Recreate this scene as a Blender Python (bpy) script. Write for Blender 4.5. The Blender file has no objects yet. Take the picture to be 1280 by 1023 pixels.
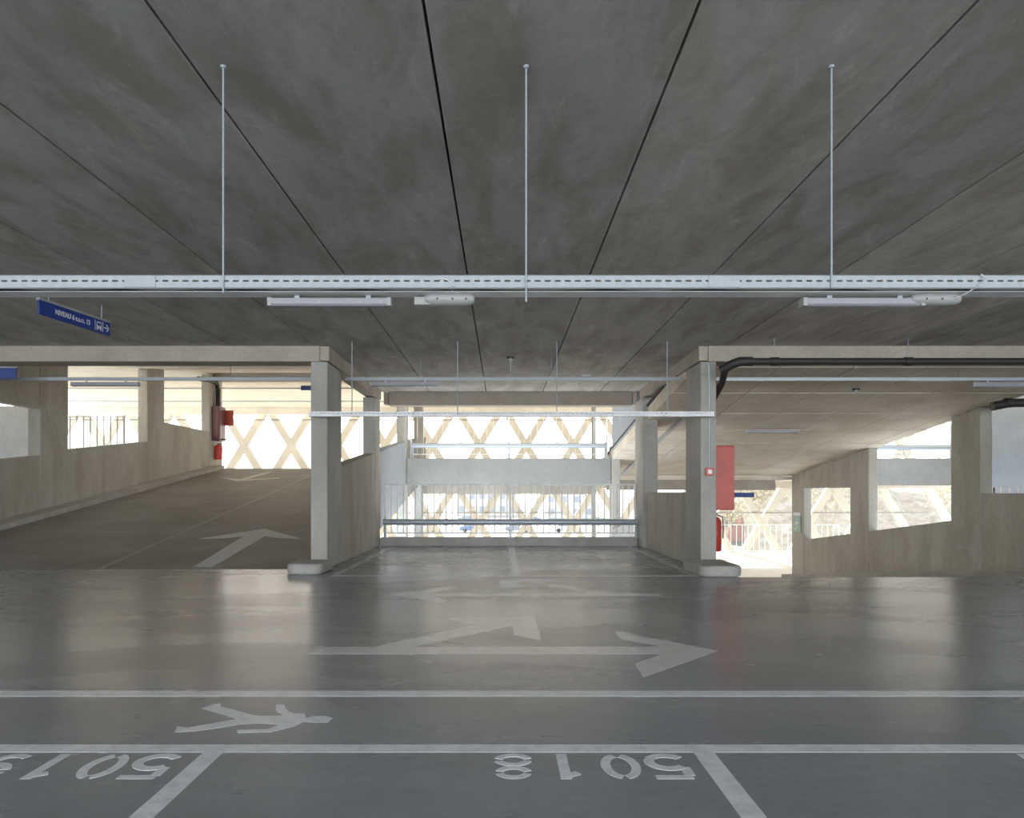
import bpy, bmesh, math, random
from mathutils import Vector, Matrix
random.seed(7)
C = bpy.context.scene.collection
PI = math.pi
F = 900.0; VX = 628.0; VY = 615.0; EYE = 1.3

# ------------------------------------------------------------------ materials
def nodes(name):
    m = bpy.data.materials.new(name); m.use_nodes = True
    nt = m.node_tree; b = nt.nodes['Principled BSDF']
    return m, nt, b
def plain(name, col, rough=0.5, metal=0.0, var=0.12, scale=6.0, emit=None):
    m, nt, b = nodes(name)
    g = nt.nodes.new('ShaderNodeNewGeometry')
    n = nt.nodes.new('ShaderNodeTexNoise'); n.inputs['Scale'].default_value = scale; n.inputs['Detail'].default_value = 4
    nt.links.new(g.outputs['Position'], n.inputs['Vector'])
    r = nt.nodes.new('ShaderNodeValToRGB')
    r.color_ramp.elements[0].position = 0.3; r.color_ramp.elements[1].position = 0.7
    r.color_ramp.elements[0].color = [c*(1-var) for c in col]+[1]
    r.color_ramp.elements[1].color = [min(1, c*(1+var)) for c in col]+[1]
    nt.links.new(n.outputs['Fac'], r.inputs['Fac']); nt.links.new(r.outputs['Color'], b.inputs['Base Color'])
    b.inputs['Roughness'].default_value = rough; b.inputs['Metallic'].default_value = metal
    if emit:
        b.inputs['Emission Color'].default_value = list(emit[0])+[1]; b.inputs['Emission Strength'].default_value = emit[1]
    return m
def concrete(name, lo, hi, scale=(1,1,1), big=0.5, rough=0.85, stain=(0.6,0.56,0.5), stain_amt=0.5, bump=0.15, plank=False,
             rough_var=0.0, coat=0.0, stain_scale=(1,1,1), lighten=0.0, cloud=1.0):
    """mottled concrete: two noise layers, darker stains, optional tint per plank"""
    m, nt, b = nodes(name); L = nt.links.new; N = nt.nodes.new
    g = N('ShaderNodeNewGeometry')
    def noise(sc, vec, det=6, ro=0.6, dist=0.0):
        mp = N('ShaderNodeMapping'); mp.inputs['Scale'].default_value = vec; L(g.outputs['Position'], mp.inputs['Vector'])
        n = N('ShaderNodeTexNoise'); n.inputs['Scale'].default_value = sc; n.inputs['Detail'].default_value = det
        n.inputs['Roughness'].default_value = ro; n.inputs['Distortion'].default_value = dist
        L(mp.outputs['Vector'], n.inputs['Vector']); return n
    def ramp(n, p0, p1, c0, c1):
        r = N('ShaderNodeValToRGB'); e = r.color_ramp.elements
        e[0].position = p0; e[1].position = p1; e[0].color = list(c0)+[1]; e[1].color = list(c1)+[1]
        L(n.outputs['Fac'], r.inputs['Fac']); return r
    def mix(kind, fac, a, c):
        x = N('ShaderNodeMix'); x.data_type = 'RGBA'; x.blend_type = kind
        if isinstance(fac, float): x.inputs[0].default_value = fac
        else: L(fac, x.inputs[0])
        L(a, x.inputs[6]); L(c, x.inputs[7]); return x.outputs[2]
    n1 = noise(big, scale, 8, 0.65)
    base = ramp(n1, 0.3, 0.72, lo, hi).outputs['Color']
    n2 = noise(cloud, stain_scale, 5, 0.6, 0.6)
    st = ramp(n2, 0.42, 0.62, (1,1,1), stain)
    col = mix('MULTIPLY', stain_amt, base, st.outputs['Color'])
    n3 = noise(14.0, (1,1,1), 5, 0.7)
    fine = ramp(n3, 0.3, 0.75, (0.86,0.86,0.86), (1.12,1.12,1.12))
    col = mix('MULTIPLY', 0.8, col, fine.outputs['Color'])
    n4 = noise(2.6, scale, 10, 0.78, 1.2)
    ble = ramp(n4, 0.55, 0.68, (1,1,1), (1.38,1.38,1.36))
    col = mix('MULTIPLY', lighten, col, ble.outputs['Color'])
    if plank:
        sx = N('ShaderNodeSeparateXYZ'); L(g.outputs['Position'], sx.inputs[0])
        a = N('ShaderNodeMath'); a.operation = 'SUBTRACT'; L(sx.outputs['X'], a.inputs[0]); a.inputs[1].default_value = 0.99
        d = N('ShaderNodeMath'); d.operation = 'DIVIDE'; L(a.outputs[0], d.inputs[0]); d.inputs[1].default_value = 1.387
        fl = N('ShaderNodeMath'); fl.operation = 'FLOOR'; L(d.outputs[0], fl.inputs[0])
        w = N('ShaderNodeTexWhiteNoise'); w.noise_dimensions = '1D'; L(fl.outputs[0], w.inputs['W'])
        r = N('ShaderNodeValToRGB'); r.color_ramp.elements[0].color = (0.84,0.84,0.84,1); r.color_ramp.elements[1].color = (1.14,1.12,1.08,1)
        L(w.outputs['Value'], r.inputs['Fac']); col = mix('MULTIPLY', 1.0, col, r.outputs['Color'])
    L(col, b.inputs['Base Color'])
    b.inputs['Roughness'].default_value = rough
    if rough_var:
        mr = N('ShaderNodeMapRange'); mr.inputs['From Min'].default_value = 0.3; mr.inputs['From Max'].default_value = 0.7
        mr.inputs['To Min'].default_value = rough-rough_var; mr.inputs['To Max'].default_value = rough+rough_var
        L(n2.outputs['Fac'], mr.inputs['Value']); L(mr.outputs['Result'], b.inputs['Roughness'])
    bp = N('ShaderNodeBump'); bp.inputs['Strength'].default_value = bump; bp.inputs['Distance'].default_value = 0.01
    L(n3.outputs['Fac'], bp.inputs['Height']); L(bp.outputs['Normal'], b.inputs['Normal'])
    return m

M = {}
M['ceiling'] = concrete('ceiling concrete', (0.38,0.362,0.338), (0.53,0.512,0.485), scale=(1.3,0.4,1), big=1.3, stain=(0.66,0.62,0.55),
                        stain_amt=0.75, plank=True, stain_scale=(1.6,0.5,1), lighten=0.9, cloud=1.6)
M['soffit'] = concrete('ramp soffit concrete', (0.66,0.585,0.465), (0.80,0.72,0.59), scale=(0.5,1.6,1), big=1.0, stain=(0.72,0.67,0.58), stain_amt=0.5)
M['cream_soffit'] = concrete('pale soffit concrete', (0.62,0.58,0.50), (0.75,0.71,0.62), scale=(0.5,1.6,1), big=1.0, stain_amt=0.2)
M['beam'] = concrete('beam concrete', (0.34,0.30,0.245), (0.45,0.40,0.335), big=1.4, stain=(0.75,0.7,0.62), stain_amt=0.4)
M['column'] = concrete('column concrete', (0.345,0.33,0.293), (0.445,0.427,0.385), scale=(1,1,0.5), big=1.6, stain=(0.78,0.76,0.72), stain_amt=0.5, bump=0.2)
M['wall'] = concrete('wall concrete', (0.34,0.32,0.27), (0.46,0.435,0.38), scale=(1,1,0.35), big=1.2, stain=(0.72,0.69,0.63), stain_amt=0.6, bump=0.2, stain_scale=(1.4,1.4,0.4))
M['bandc'] = concrete('spandrel concrete', (0.21,0.21,0.20), (0.275,0.275,0.265), big=1.0, stain=(0.8,0.8,0.78), stain_amt=0.4)
M['cool'] = concrete('skylit cool concrete', (0.24,0.255,0.275), (0.31,0.33,0.35), big=1.0, stain=(0.85,0.85,0.85), stain_amt=0.4)  # bluish skylight on the void walls is put into this concrete colour
M['floor'] = concrete('floor screed', (0.18,0.194,0.210), (0.262,0.281,0.303), scale=(0.35,0.7,1), big=0.9, rough=0.27, rough_var=0.05, stain=(0.74,0.73,0.71),
                      stain_amt=0.6, bump=0.02, stain_scale=(0.35,0.9,1), lighten=0.2, cloud=0.8)
M['ramp'] = concrete('ramp screed', (0.150,0.142,0.128), (0.225,0.212,0.19), scale=(0.5,0.5,1), big=1.2, rough=0.6, stain=(0.65,0.6,0.52), stain_amt=0.6, bump=0.3)
M['pale_floor'] = concrete('sunlit deck', (0.66,0.64,0.60), (0.78,0.76,0.72), rough=0.6, stain_amt=0.2)  # sun glare on the far decks put into a paler floor colour
M['kerb'] = concrete('kerb concrete', (0.33,0.325,0.30), (0.45,0.44,0.41), big=2.0, stain_amt=0.4, bump=0.3)
M['joint'] = plain('joint shadow', (0.03,0.028,0.025), 0.9)
def paint_mat(name, col, wear, bg, rough=0.26):
    m, nt, b = nodes(name); L = nt.links.new; N = nt.nodes.new
    g = N('ShaderNodeNewGeometry')
    n = N('ShaderNodeTexNoise'); n.inputs['Scale'].default_value = 9; n.inputs['Detail'].default_value = 9; n.inputs['Roughness'].default_value = 0.75
    L(g.outputs['Position'], n.inputs['Vector'])
    r = N('ShaderNodeValToRGB'); e = r.color_ramp.elements
    e[0].position = 0.5-wear*0.3; e[0].color = list(col)+[1]; e[1].position = 0.78; e[1].color = list(bg)+[1]
    L(n.outputs['Fac'], r.inputs['Fac']); L(r.outputs['Color'], b.inputs['Base Color'])
    b.inputs['Roughness'].default_value = rough
    return m
M['paint'] = paint_mat('road paint', (0.71,0.75,0.79), 0.2, (0.42,0.44,0.46))
M['paint_dim'] = paint_mat('worn road paint', (0.62,0.625,0.63), 0.2, (0.40,0.40,0.40))
M['paint_ramp'] = paint_mat('worn ramp paint', (0.27,0.25,0.22), 0.6, (0.2,0.19,0.17), 0.6)
M['paint_arrow'] = paint_mat('ramp arrow paint', (0.52,0.52,0.50), 0.4, (0.35,0.34,0.32), 0.6)
M['galv'] = plain('galvanised steel', (0.38,0.42,0.46), 0.35, 0.35, 0.08, 30)
M['galv_tray'] = plain('galvanised tray steel', (0.32,0.35,0.37), 0.5, 0.2, 0.06, 30)
M['rod'] = plain('threaded rod steel', (0.30,0.35,0.38), 0.6, 0.0, 0.1, 60)
M['basestrip'] = plain('pale zinc strip', (0.85,0.85,0.82), 0.5)
M['tray_dark'] = plain('tray inside steel', (0.30,0.30,0.30), 0.5, 0.4, 0.1, 30)
M['cable'] = plain('grey cable sheath', (0.62,0.62,0.60), 0.6)
M['lampgrey'] = plain('grey plastic', (0.29,0.29,0.275), 0.4)
M['lampdiff'] = plain('clear grey diffuser', (0.27,0.27,0.285), 0.25, 0, 0.05)
M['black'] = plain('black plastic', (0.012,0.012,0.013), 0.4)
M['blackpipe'] = plain('black cast pipe', (0.014,0.012,0.011), 0.6)
M['maroon'] = plain('dark maroon enamel', (0.13,0.035,0.045), 0.4)
M['red'] = plain('red enamel', (0.62,0.045,0.035), 0.35, 0, 0.06, 2)
M['redpanel'] = plain('red fabric cover', (0.60,0.075,0.045), 0.45, 0, 0.12, 2.5)
M['white'] = plain('white enamel', (0.9,0.9,0.9), 0.4)
M['blue'] = plain('blue sign enamel', (0.008,0.030,0.20), 0.4, 0, 0.05)
M['signwhite'] = plain('white sign lettering', (0.62,0.64,0.68), 0.5)
M['green'] = plain('green sign enamel', (0.10,0.24,0.16), 0.5)
M['lattice'] = plain('pale lattice timber', (0.50,0.47,0.40), 0.7, 0, 0.08, 1.0)
M['fence'] = plain('pale painted steel', (0.80,0.80,0.77), 0.5, 0.1)
M['darkfence'] = plain('dark painted steel', (0.22,0.21,0.19), 0.5, 0.1)
M['ground'] = plain('pale asphalt', (0.36,0.36,0.35), 0.9, 0, 0.12, 0.05)
M['hill'] = concrete('brushy hillside', (0.36,0.30,0.235), (0.62,0.56,0.47), big=0.9, stain=(0.7,0.68,0.58), stain_amt=0.7, bump=0.6)
M['leaf'] = plain('pale spring leaves', (0.42,0.38,0.27), 0.8, 0, 0.25, 1)
M['bark'] = plain('pale bark', (0.36,0.31,0.24), 0.9)
M['pinkwall'] = plain('pink render', (0.72,0.42,0.36), 0.9)
M['creamwall'] = plain('cream render', (0.60,0.57,0.52), 0.9)
M['glassdark'] = plain('window glass', (0.30,0.32,0.35), 0.4)
M['carblue'] = plain('blue car paint', (0.13,0.2,0.40), 0.3)
M['carwhite'] = plain('white car paint', (0.7,0.7,0.7), 0.3)
M['cargrey'] = plain('grey car paint', (0.28,0.30,0.33), 0.3)
M['tyre'] = plain('rubber', (0.03,0.03,0.03), 0.8)

# ------------------------------------------------------------------ geometry helpers
class MB:
    def __init__(s): s.b = bmesh.new()
    def box(s, x0, x1, y0, y1, z0, z1):
        vs = [s.b.verts.new(p) for p in ((x0,y0,z0),(x1,y0,z0),(x1,y1,z0),(x0,y1,z0),(x0,y0,z1),(x1,y0,z1),(x1,y1,z1),(x0,y1,z1))]
        for f in ((0,3,2,1),(4,5,6,7),(0,1,5,4),(1,2,6,5),(2,3,7,6),(3,0,4,7)): s.b.faces.new([vs[i] for i in f])
        return s
    def prism(s, pts, axis, a, c):
        """polygon pts extruded along axis from a to c; pts are in the two other axes in xyz order"""
        def p3(p, t):
            return {'x': (t,p[0],p[1]), 'y': (p[0],t,p[1]), 'z': (p[0],p[1],t)}[axis]
        A = [s.b.verts.new(p3(p,a)) for p in pts]; B = [s.b.verts.new(p3(p,c)) for p in pts]
        n = len(pts)
        s.b.faces.new(A); s.b.faces.new(list(reversed(B)))
        for i in range(n): s.b.faces.new([A[i], B[i], B[(i+1)%n], A[(i+1)%n]])
        return s
    def tube(s, pts, r, n=12, cap=True):
        pts = [Vector(p) for p in pts]; rings = []
        for i, p in enumerate(pts):
            if i == 0: t = pts[1]-pts[0]
            elif i == len(pts)-1: t = pts[-1]-pts[-2]
            else: t = (pts[i+1]-p).normalized()+(p-pts[i-1]).normalized()
            t.normalize()
            up = Vector((0,0,1)) if abs(t.z) < 0.9 else Vector((1,0,0))
            u = t.cross(up).normalized(); v = t.cross(u).normalized()
            rr = r[i] if isinstance(r, (list,tuple)) else r
            rings.append([s.b.verts.new(p+(u*math.cos(2*PI*k/n)+v*math.sin(2*PI*k/n))*rr) for k in range(n)])
        for a, b_ in zip(rings, rings[1:]):
            for k in range(n): s.b.faces.new([a[k], a[(k+1)%n], b_[(k+1)%n], b_[k]])
        if cap: s.b.faces.new(rings[0]); s.b.faces.new(list(reversed(rings[-1])))
        return s
    def ribbon(s, pts, w, z0, z1):
        """flat stroke in the xy plane with thickness z0..z1, pts (x,y)"""
        pts = [Vector((p[0],p[1],0)) for p in pts]; Lp = []; Rp = []
        for i, p in enumerate(pts):
            if i == 0: t = pts[1]-pts[0]
            elif i == len(pts)-1: t = pts[-1]-pts[-2]
            else: t = (pts[i+1]-p).normalized()+(p-pts[i-1]).normalized()
            t.normalize(); n = Vector((-t.y,t.x,0)); ww = w[i] if isinstance(w,(list,tuple)) else w
            Lp.append(p+n*ww/2); Rp.append(p-n*ww/2)
        for i in range(len(pts)-1):
            s.prism([(Lp[i].x,Lp[i].y),(Lp[i+1].x,Lp[i+1].y),(Rp[i+1].x,Rp[i+1].y),(Rp[i].x,Rp[i].y)], 'z', z0, z1)
        return s
    def flat(s, pts3, th=0.004):
        """upright-extruded polygon following given z values"""
        A = [s.b.verts.new((p[0],p[1],p[2]+th)) for p in pts3]; B = [s.b.verts.new((p[0],p[1],p[2]-0.01)) for p in pts3]
        n = len(A); s.b.faces.new(A); s.b.faces.new(list(reversed(B)))
        for i in range(n): s.b.faces.new([A[i], B[i], B[(i+1)%n], A[(i+1)%n]])
        return s
    def build(s, name, mat, parent=None, bevel=0, smooth=False, origin=None):
        bmesh.ops.recalc_face_normals(s.b, faces=s.b.faces[:])
        me = bpy.data.meshes.new(name)
        if parent is not None: o0 = ROOT[parent.name]
        elif origin is not None: o0 = Vector(origin)
        else:
            xs = [v.co for v in s.b.verts]
            o0 = Vector(((min(v.x for v in xs)+max(v.x for v in xs))/2, (min(v.y for v in xs)+max(v.y for v in xs))/2, min(v.z for v in xs)))
        for v in s.b.verts: v.co -= o0
        if smooth:
            for f in s.b.faces: f.smooth = True
        s.b.to_mesh(me); s.b.free(); me.materials.append(mat)
        o = bpy.data.objects.new(name, me); C.objects.link(o)
        ROOT[o.name] = o0
        if parent is not None: o.parent = parent
        else: o.location = o0
        if bevel:
            bv = o.modifiers.new('bevel', 'BEVEL'); bv.width = bevel; bv.segments = 2; bv.limit_method = 'ANGLE'
        if smooth:
            bv = o.modifiers.new('split', 'EDGE_SPLIT'); bv.split_angle = math.radians(40)
        return o
ROOT = {}
def thing(name, label, cat, loc, group=None):
    o = bpy.data.objects.new(name, None); C.objects.link(o); o.location = loc; o.empty_display_size = 0.1
    ROOT[o.name] = Vector(loc); o['label'] = label; o['category'] = cat
    if group: o['group'] = group
    return o
def tag(o, label, cat, group=None, kind=None):
    o['label'] = label; o['category'] = cat
    if group: o['group'] = group
    if kind: o['kind'] = kind
    return o
def struct(o): o['kind'] = 'structure'; return o
def copy_tree(o, parent=None):
    c = o.copy(); C.objects.link(c)
    if parent is not None: c.parent = parent
    for ch in [x for x in C.objects if x.parent == o]: copy_tree(ch, c)
    return c
def dup(root, loc, label):
    c = copy_tree(root); c.location = loc; c['label'] = label; return c
def floor_pt(px, py): d = F*EYE/(py-VY); return ((px-VX)/F*d, d, 0.0)
RS = 0.14; R0 = 12.06
def ramp_z(d): return max(0.0, min(RS*(d-R0), 2.2))
def ramp_pt(px, py):
    d = (EYE+RS*R0)/(RS+(py-VY)/F); return ((px-VX)/F*d, d, RS*(d-R0))
def dn(d): return max(-1.95, min(0.0, -0.12*(d-10.95)))
CZ = 3.752
XL, XL2 = -2.935, -3.216      # left column line
XR, XR2 = 3.323, 3.59         # right column line
WL = -11.2; WR = 10.2

# ------------------------------------------------------------------ structure: floors
fl = MB().prism([(-24,-10),(24,-10),(24,10.95),(XR2,10.95),(XR2,17.62),(XL2,17.62),(XL2,R0),(-24,R0)], 'z', -0.3, 0.0)
struct(fl.build('floor', M['floor']))
struct(MB().box(-24,WL-0.28,R0,17.62,-0.3,0).build('floor', M['floor']))
struct(MB().box(WR+0.25,24,10.95,17.62,-0.3,0).build('floor', M['floor']))
# ramp up on the left, following the slope, then the upper half level
cd = R0+2.2/RS
struct(MB().prism([(R0,0.0),(cd,2.2),(cd,1.9),(R0,-0.3)], 'x', WL+.001, XL2-.002).build('floor', M['ramp']))
up = MB().prism([(-24,22.16),(WL-.31,22.16),(WL-.31,cd+1),(WL,cd+1),(WL,cd),(XL-.3,cd),(XL-.3,22.46),(XR+.3,22.46),(XR+.3,27.5),(WR,27.5),(WR,25.4),(WR+.26,25.4),(WR+.26,22.16),(24,22.16),(24,38.59),(-24,38.59)], 'z', 1.88, 2.2)
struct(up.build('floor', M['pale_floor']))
struct(MB().prism([(10.95,0.0),(27.2,-1.95),(27.2,-2.25),(10.95,-0.3)], 'x', XR2+.002, WR-.001).build('floor', M['ramp']))
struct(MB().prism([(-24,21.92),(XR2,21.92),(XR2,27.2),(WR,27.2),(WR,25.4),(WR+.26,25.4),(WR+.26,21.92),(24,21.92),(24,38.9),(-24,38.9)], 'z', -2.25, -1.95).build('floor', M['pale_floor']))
# ------------------------------------------------------------------ ceilings
cb = MB()
k = -17
while 0.99+1.387*k < 24:
    a = 0.99+1.387*k; e = a+1.387; g = 0.009
    ymax = 17.66 if (a > -3.6 and e < 4.2) else 12.5
    cb.box(a+g, e-g, -10, ymax, CZ, CZ+0.25); k += 1
ceil_o = struct(cb.build('ceiling', M['ceiling'], bevel=0.006))
struct(MB().box(-24,24,-10,12.5,CZ+0.26,CZ+0.4).build('ceiling', M['joint']))
struct(MB().box(XL2,XR2,12.5,17.66,CZ+0.26,CZ+0.4).build('ceiling', M['joint']))
for x0, x1 in ((-24, WL-0.28), (WR+0.25, 24)):
    struct(MB().box(x0,x1,12.5,17.66,CZ,CZ+0.3).build('ceiling', M['beam']))
# soffit of the ramp rising over the left lane
def lz(d): return CZ+0.14*(d-12.5)
s = MB()
x = WL-0.28
while x < XL-0.05:
    d = 12.52
    while d < 28:
        d2 = min(28, d+1.7); s.prism([(d+.006,lz(d)),(d2-.006,lz(d2)),(d2-.006,lz(d2)+.3),(d+.006,lz(d)+.3)],'x',x+.006,min(x+1.387,XL)-.006); d = d2
    x += 1.387
struct(s.build('ceiling', M['soffit']))
# soffit of the ramp descending over the right lane
def rz(d): return 3.47-0.125*(d-12.5)
s = MB(); xs = [XR2-0.24, 4.83, 6.12, 7.41, 8.70, 10.0, WR+0.25]
for x0, x1 in zip(xs, xs[1:]):
    d = 12.54; i = 0
    while d < 25.4:
        d2 = min(25.4, d+0.86); off = 0.010 if i % 2 else 0.0
        s.prism([(d+.006,rz(d)+off),(d2-.006,rz(d2)+off),(d2-.006,rz(d2)+.3),(d+.006,rz(d)+.3)],'x',x0+.012,x1-.012); d = d2; i += 1
struct(s.build('ceiling', M['soffit']))
struct(MB().prism([(12.52,rz(12.52)+.31),(25.4,rz(25.4)+.31),(25.4,rz(25.4)+.36),(12.52,rz(12.52)+.36)],'x',XR,WR+0.25).build('ceiling', M['joint']))
struct(MB().box(XR,WR+.25,25.4,27.6,1.72,1.84).build('ceiling', M['soffit']))
# ceiling of the far upper half level
s = MB(); d = 28.0
while d < 38.5:
    s.box(-24,24,d+.01,d+1.76-.01,5.78,6.1); d += 1.76
struct(s.build('ceiling', M['cream_soffit']))
struct(MB().box(-24,WL,21.92,28,5.78,6.1).build('ceiling', M['cream_soffit']))
struct(MB().box(XL,XR,21.92,28,5.78,6.1).build('ceiling', M['cream_soffit']))
struct(MB().box(WR,24,21.92,28,5.78,6.1).build('ceiling', M['cream_soffit']))
struct(MB().box(-24,24,21.9,38.9,6.11,6.4).build('ceiling', M['joint']))
# ------------------------------------------------------------------ beams
BZ = 3.484
def beam(x0,x1,y0,y1,z0,z1,mat='beam'): return struct(MB().box(x0,x1,y0,y1,z0,z1).build('beam', M[mat], bevel=0.012))
beam(-24, XL-0.13, 12.06, 12.52, BZ, CZ-0.003)
beam(XR+0.13, 24, 12.06, 12.52, BZ, CZ-0.003)
beam(XL2+0.03, XL+0.02, 12.1, 17.3, BZ+0.02, CZ-0.003)
beam(XR-0.02, XR2-0.03, 12.1, 17.3, BZ+0.02, CZ-0.003)
beam(XL+0.14, XR-0.14, 17.655, 18.0, 3.42, CZ+0.2)
for xx in (XL+0.03, XR-0.13): beam(xx, xx+0.1, 17.6, 17.9, 3.44, CZ-0.01)
beam(WL, XL2, 28.0, 28.4, 5.62, 5.79)
beam(XR2+.2, WR-0.35, 25.95, 26.35, 1.36, 1.83)
beam(XL, XR, 25.75, 26.1, 1.215, 1.86)
beam(-24, 24, 38.2, 38.6, 5.42, 5.78, 'cream_soffit')
beam(-24, 24, 38.6, 38.95, 1.5, 2.45, 'beam')
# spandrel of the facing half level, with the beam under it
for x0, x1 in ((XL+0.02, XR-0.02), (WR+0.3, 17.0), (-17.5, WL-0.3)):
    struct(MB().box(x0,x1,21.9,22.15,1.49,2.32).build('wall_spandrel', M['bandc'], bevel=0.01))
# ------------------------------------------------------------------ walls
def wallx(name, x0, x1, pts, mat='wall'): return struct(MB().prism(pts,'x',x0,x1).build(name, M[mat], bevel=0.01))
def lp(d): return 1.77+0.12*(d-13.14)
wallx('wall_left_parapet', XL2+.03, XL-.01, [(13.15,0),(16.58,0),(16.58,lp(16.58)),(13.15,lp(13.15))])
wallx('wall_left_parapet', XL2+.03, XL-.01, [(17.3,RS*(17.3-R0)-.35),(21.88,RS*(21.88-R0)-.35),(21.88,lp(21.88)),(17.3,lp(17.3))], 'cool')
wallx('wall_left_parapet', XL2+.03, XL-.01, [(22.5,RS*(22.5-R0)-.35),(cd,1.85),(cd,3.4),(22.5,lp(22.5))], 'bandc')
wallx('wall_right_parapet', XR+.01, XR2-.03, [(13.07,0),(16.6,0),(16.6,1.29),(13.07,1.29)])
wallx('wall_right_parapet', XR+.01, XR2-.03, [(17.3,dn(17.3)-.3),(21.88,dn(21.88)-.3),(21.88,.15),(17.3,.70)], 'bandc')
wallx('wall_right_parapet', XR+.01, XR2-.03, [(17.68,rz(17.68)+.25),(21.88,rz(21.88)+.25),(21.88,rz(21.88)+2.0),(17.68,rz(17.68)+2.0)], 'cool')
# left side wall: sloping parapets between piers
def ls(d): return 2.39+0.12*(d-18.56)
t = 0.2
wallx('wall_left', WL-t, WL, [(12.5,-.3),(17.44,RS*(17.44-R0)-.1),(17.44,ls(17.44)-0.07),(12.5,1.6)])
wallx('wall_left', WL-t, WL, [(18.56,RS*6.5-.1),(22.7,RS*(22.7-R0)-.1),(22.7,ls(22.7)),(18.56,ls(18.56))])
wallx('wall_left', WL-t, WL, [(23.83,RS*(23.83-R0)-.1),(27.5,2.1),(27.5,3.6),(23.83,3.6)])
wallx('wall_left', WL-t, WL, [(12.0,3.3),(17.44,3.3),(17.44,lz(17.44)),(12.0,CZ)])
wallx('wall_left', -17.8, -17.6, [(12.0,-.3),(17.6,-.3),(17.6,3.75),(12.0,3.75)])
# right side wall
def rs_(d): return 0.645-0.121*(d-16.36)
wallx('wall_right', WR, WR+t, [(11.2,-.3),(15.35,-.8),(15.35,1.27),(11.2,1.27)])
wallx('wall_right', WR, WR+t, [(16.36,-.9),(20.04,-1.4),(20.04,rs_(20.04)),(16.36,rs_(16.36))])
wallx('wall_right', WR, WR+t, [(21.1,-1.5),(24.35,-1.9),(24.35,rs_(24.35)),(21.1,rs_(21.1))])
wallx('wall_right', WR, WR+t, [(21.1,1.42),(24.35,1.42),(24.35,rz(24.35)),(21.1,rz(21.1))])
for x0, x1 in ((XL,XR),(WR+.3,24),(-24,WL-.3)):
    struct(MB().box(x0,x1,17.68,17.9,4.2,9.0).build('wall_sky_blocker', M['wall']))  # unseen walls added to keep rear sky light off the spandrel
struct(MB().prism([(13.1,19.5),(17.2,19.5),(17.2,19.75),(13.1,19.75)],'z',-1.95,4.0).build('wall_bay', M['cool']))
struct(MB().box(-17.2,-12.5,19.5,19.75,-1.95,3.62).build('wall_bay', M['bandc']))
struct(MB().box(17.2,17.4,11,21.9,-2,6).build('wall_bay', M['wall']))
struct(MB().box(-24.2,-24,-10,12,0,CZ).build('wall_west', M['wall']))
struct(MB().box(24,24.2,-10,12,0,CZ).build('wall_east', M['wall']))
struct(MB().box(-24,24,-10.2,-10,-.3,1.05).build('wall_rear', M['wall']))
# kerbs along the ramps
struct(MB().prism([(R0,-.02),(cd,2.18),(cd,2.32),(R0,.12)],'x',WL+0.002,-10.72).build('baseboard_left', M['kerb'], bevel=0.02))
struct(MB().prism([(11.2,-.05),(25.2,-1.75),(25.2,-1.58),(11.2,.12)],'x',9.75,WR-.002).build('baseboard_right', M['kerb'], bevel=0.02))

# ------------------------------------------------------------------ columns
def column(x0,x1,y0,y1,z0,z1,label,mat='column'):
    o = MB().box(x0,x1,y0,y1,z0,z1).build('concrete_column', M[mat], bevel=0.02)
    return tag(o, label, 'column', 'square concrete columns', 'thing')
column(XL2,XL,12.07,13.14,0,BZ,'tall pale concrete column on rounded kerb beside the ramp arrow')
column(XL2,XL,16.6,17.28,0,BZ,'slim concrete column at left end of the grey guard rail')
column(XL2,XL,21.9,22.45,-1.94,5.77,'bluish concrete column at left end of the concrete spandrel')
column(XL2+.1,XL+.12,25.3,25.7,-1.94,5.77,'narrow dark column behind the left part of the spandrel')
c_r = column(XR,XR2,12.07,13.06,0,BZ,'concrete column carrying the red alarm call point')
column(XR-.08,XR2,16.62,17.6,0,BZ,'concrete column at right end of the grey guard rail')
column(XR+.0,XR2,21.9,22.45,-1.94,2.7,'short concrete column at right end of the concrete spandrel')
column(XR-.15,XR2-.3,25.3,25.7,-1.94,5.77,'narrow shaded column behind the right part of the spandrel')
def pier(x0,x1,a,b_,z0,za,zb,label):
    o = MB().prism([(a,z0),(b_,z0),(b_,zb),(a,za)],'x',x0,x1).build('concrete_column', M['wall'], bevel=0.02)
    return tag(o, label, 'column', 'square concrete columns', 'thing')
for (a,b_,lab) in ((17.44,18.56,'concrete pier in left ramp wall, widest and nearest the blue sign'),(22.7,23.83,'concrete pier in left ramp wall between two openings'),(27.5,28.75,'concrete pier in left ramp wall with black downpipe and red cabinet')):
    pier(WL-.3,WL+.012,a,b_,ramp_z(a)-.2,lz(a)-.002,lz(min(b_,28))-.002,lab)
pier(WR-.012,WR+.25,15.35,16.36,-.8,rz(15.35)-.002,rz(16.36)-.002,'wide concrete pier in right ramp wall beside the bluish panel')
pier(WR-.012,WR+.25,20.04,21.1,-1.3,rz(20.04)-.002,rz(21.1)-.002,'concrete pier in right ramp wall between the two bright openings')
pier(WR-.012,WR+.25,24.35,25.35,-1.94,rz(24.35)-.002,rz(25.35)-.002,'concrete pier at far end of right ramp wall bearing a green sign')
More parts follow.
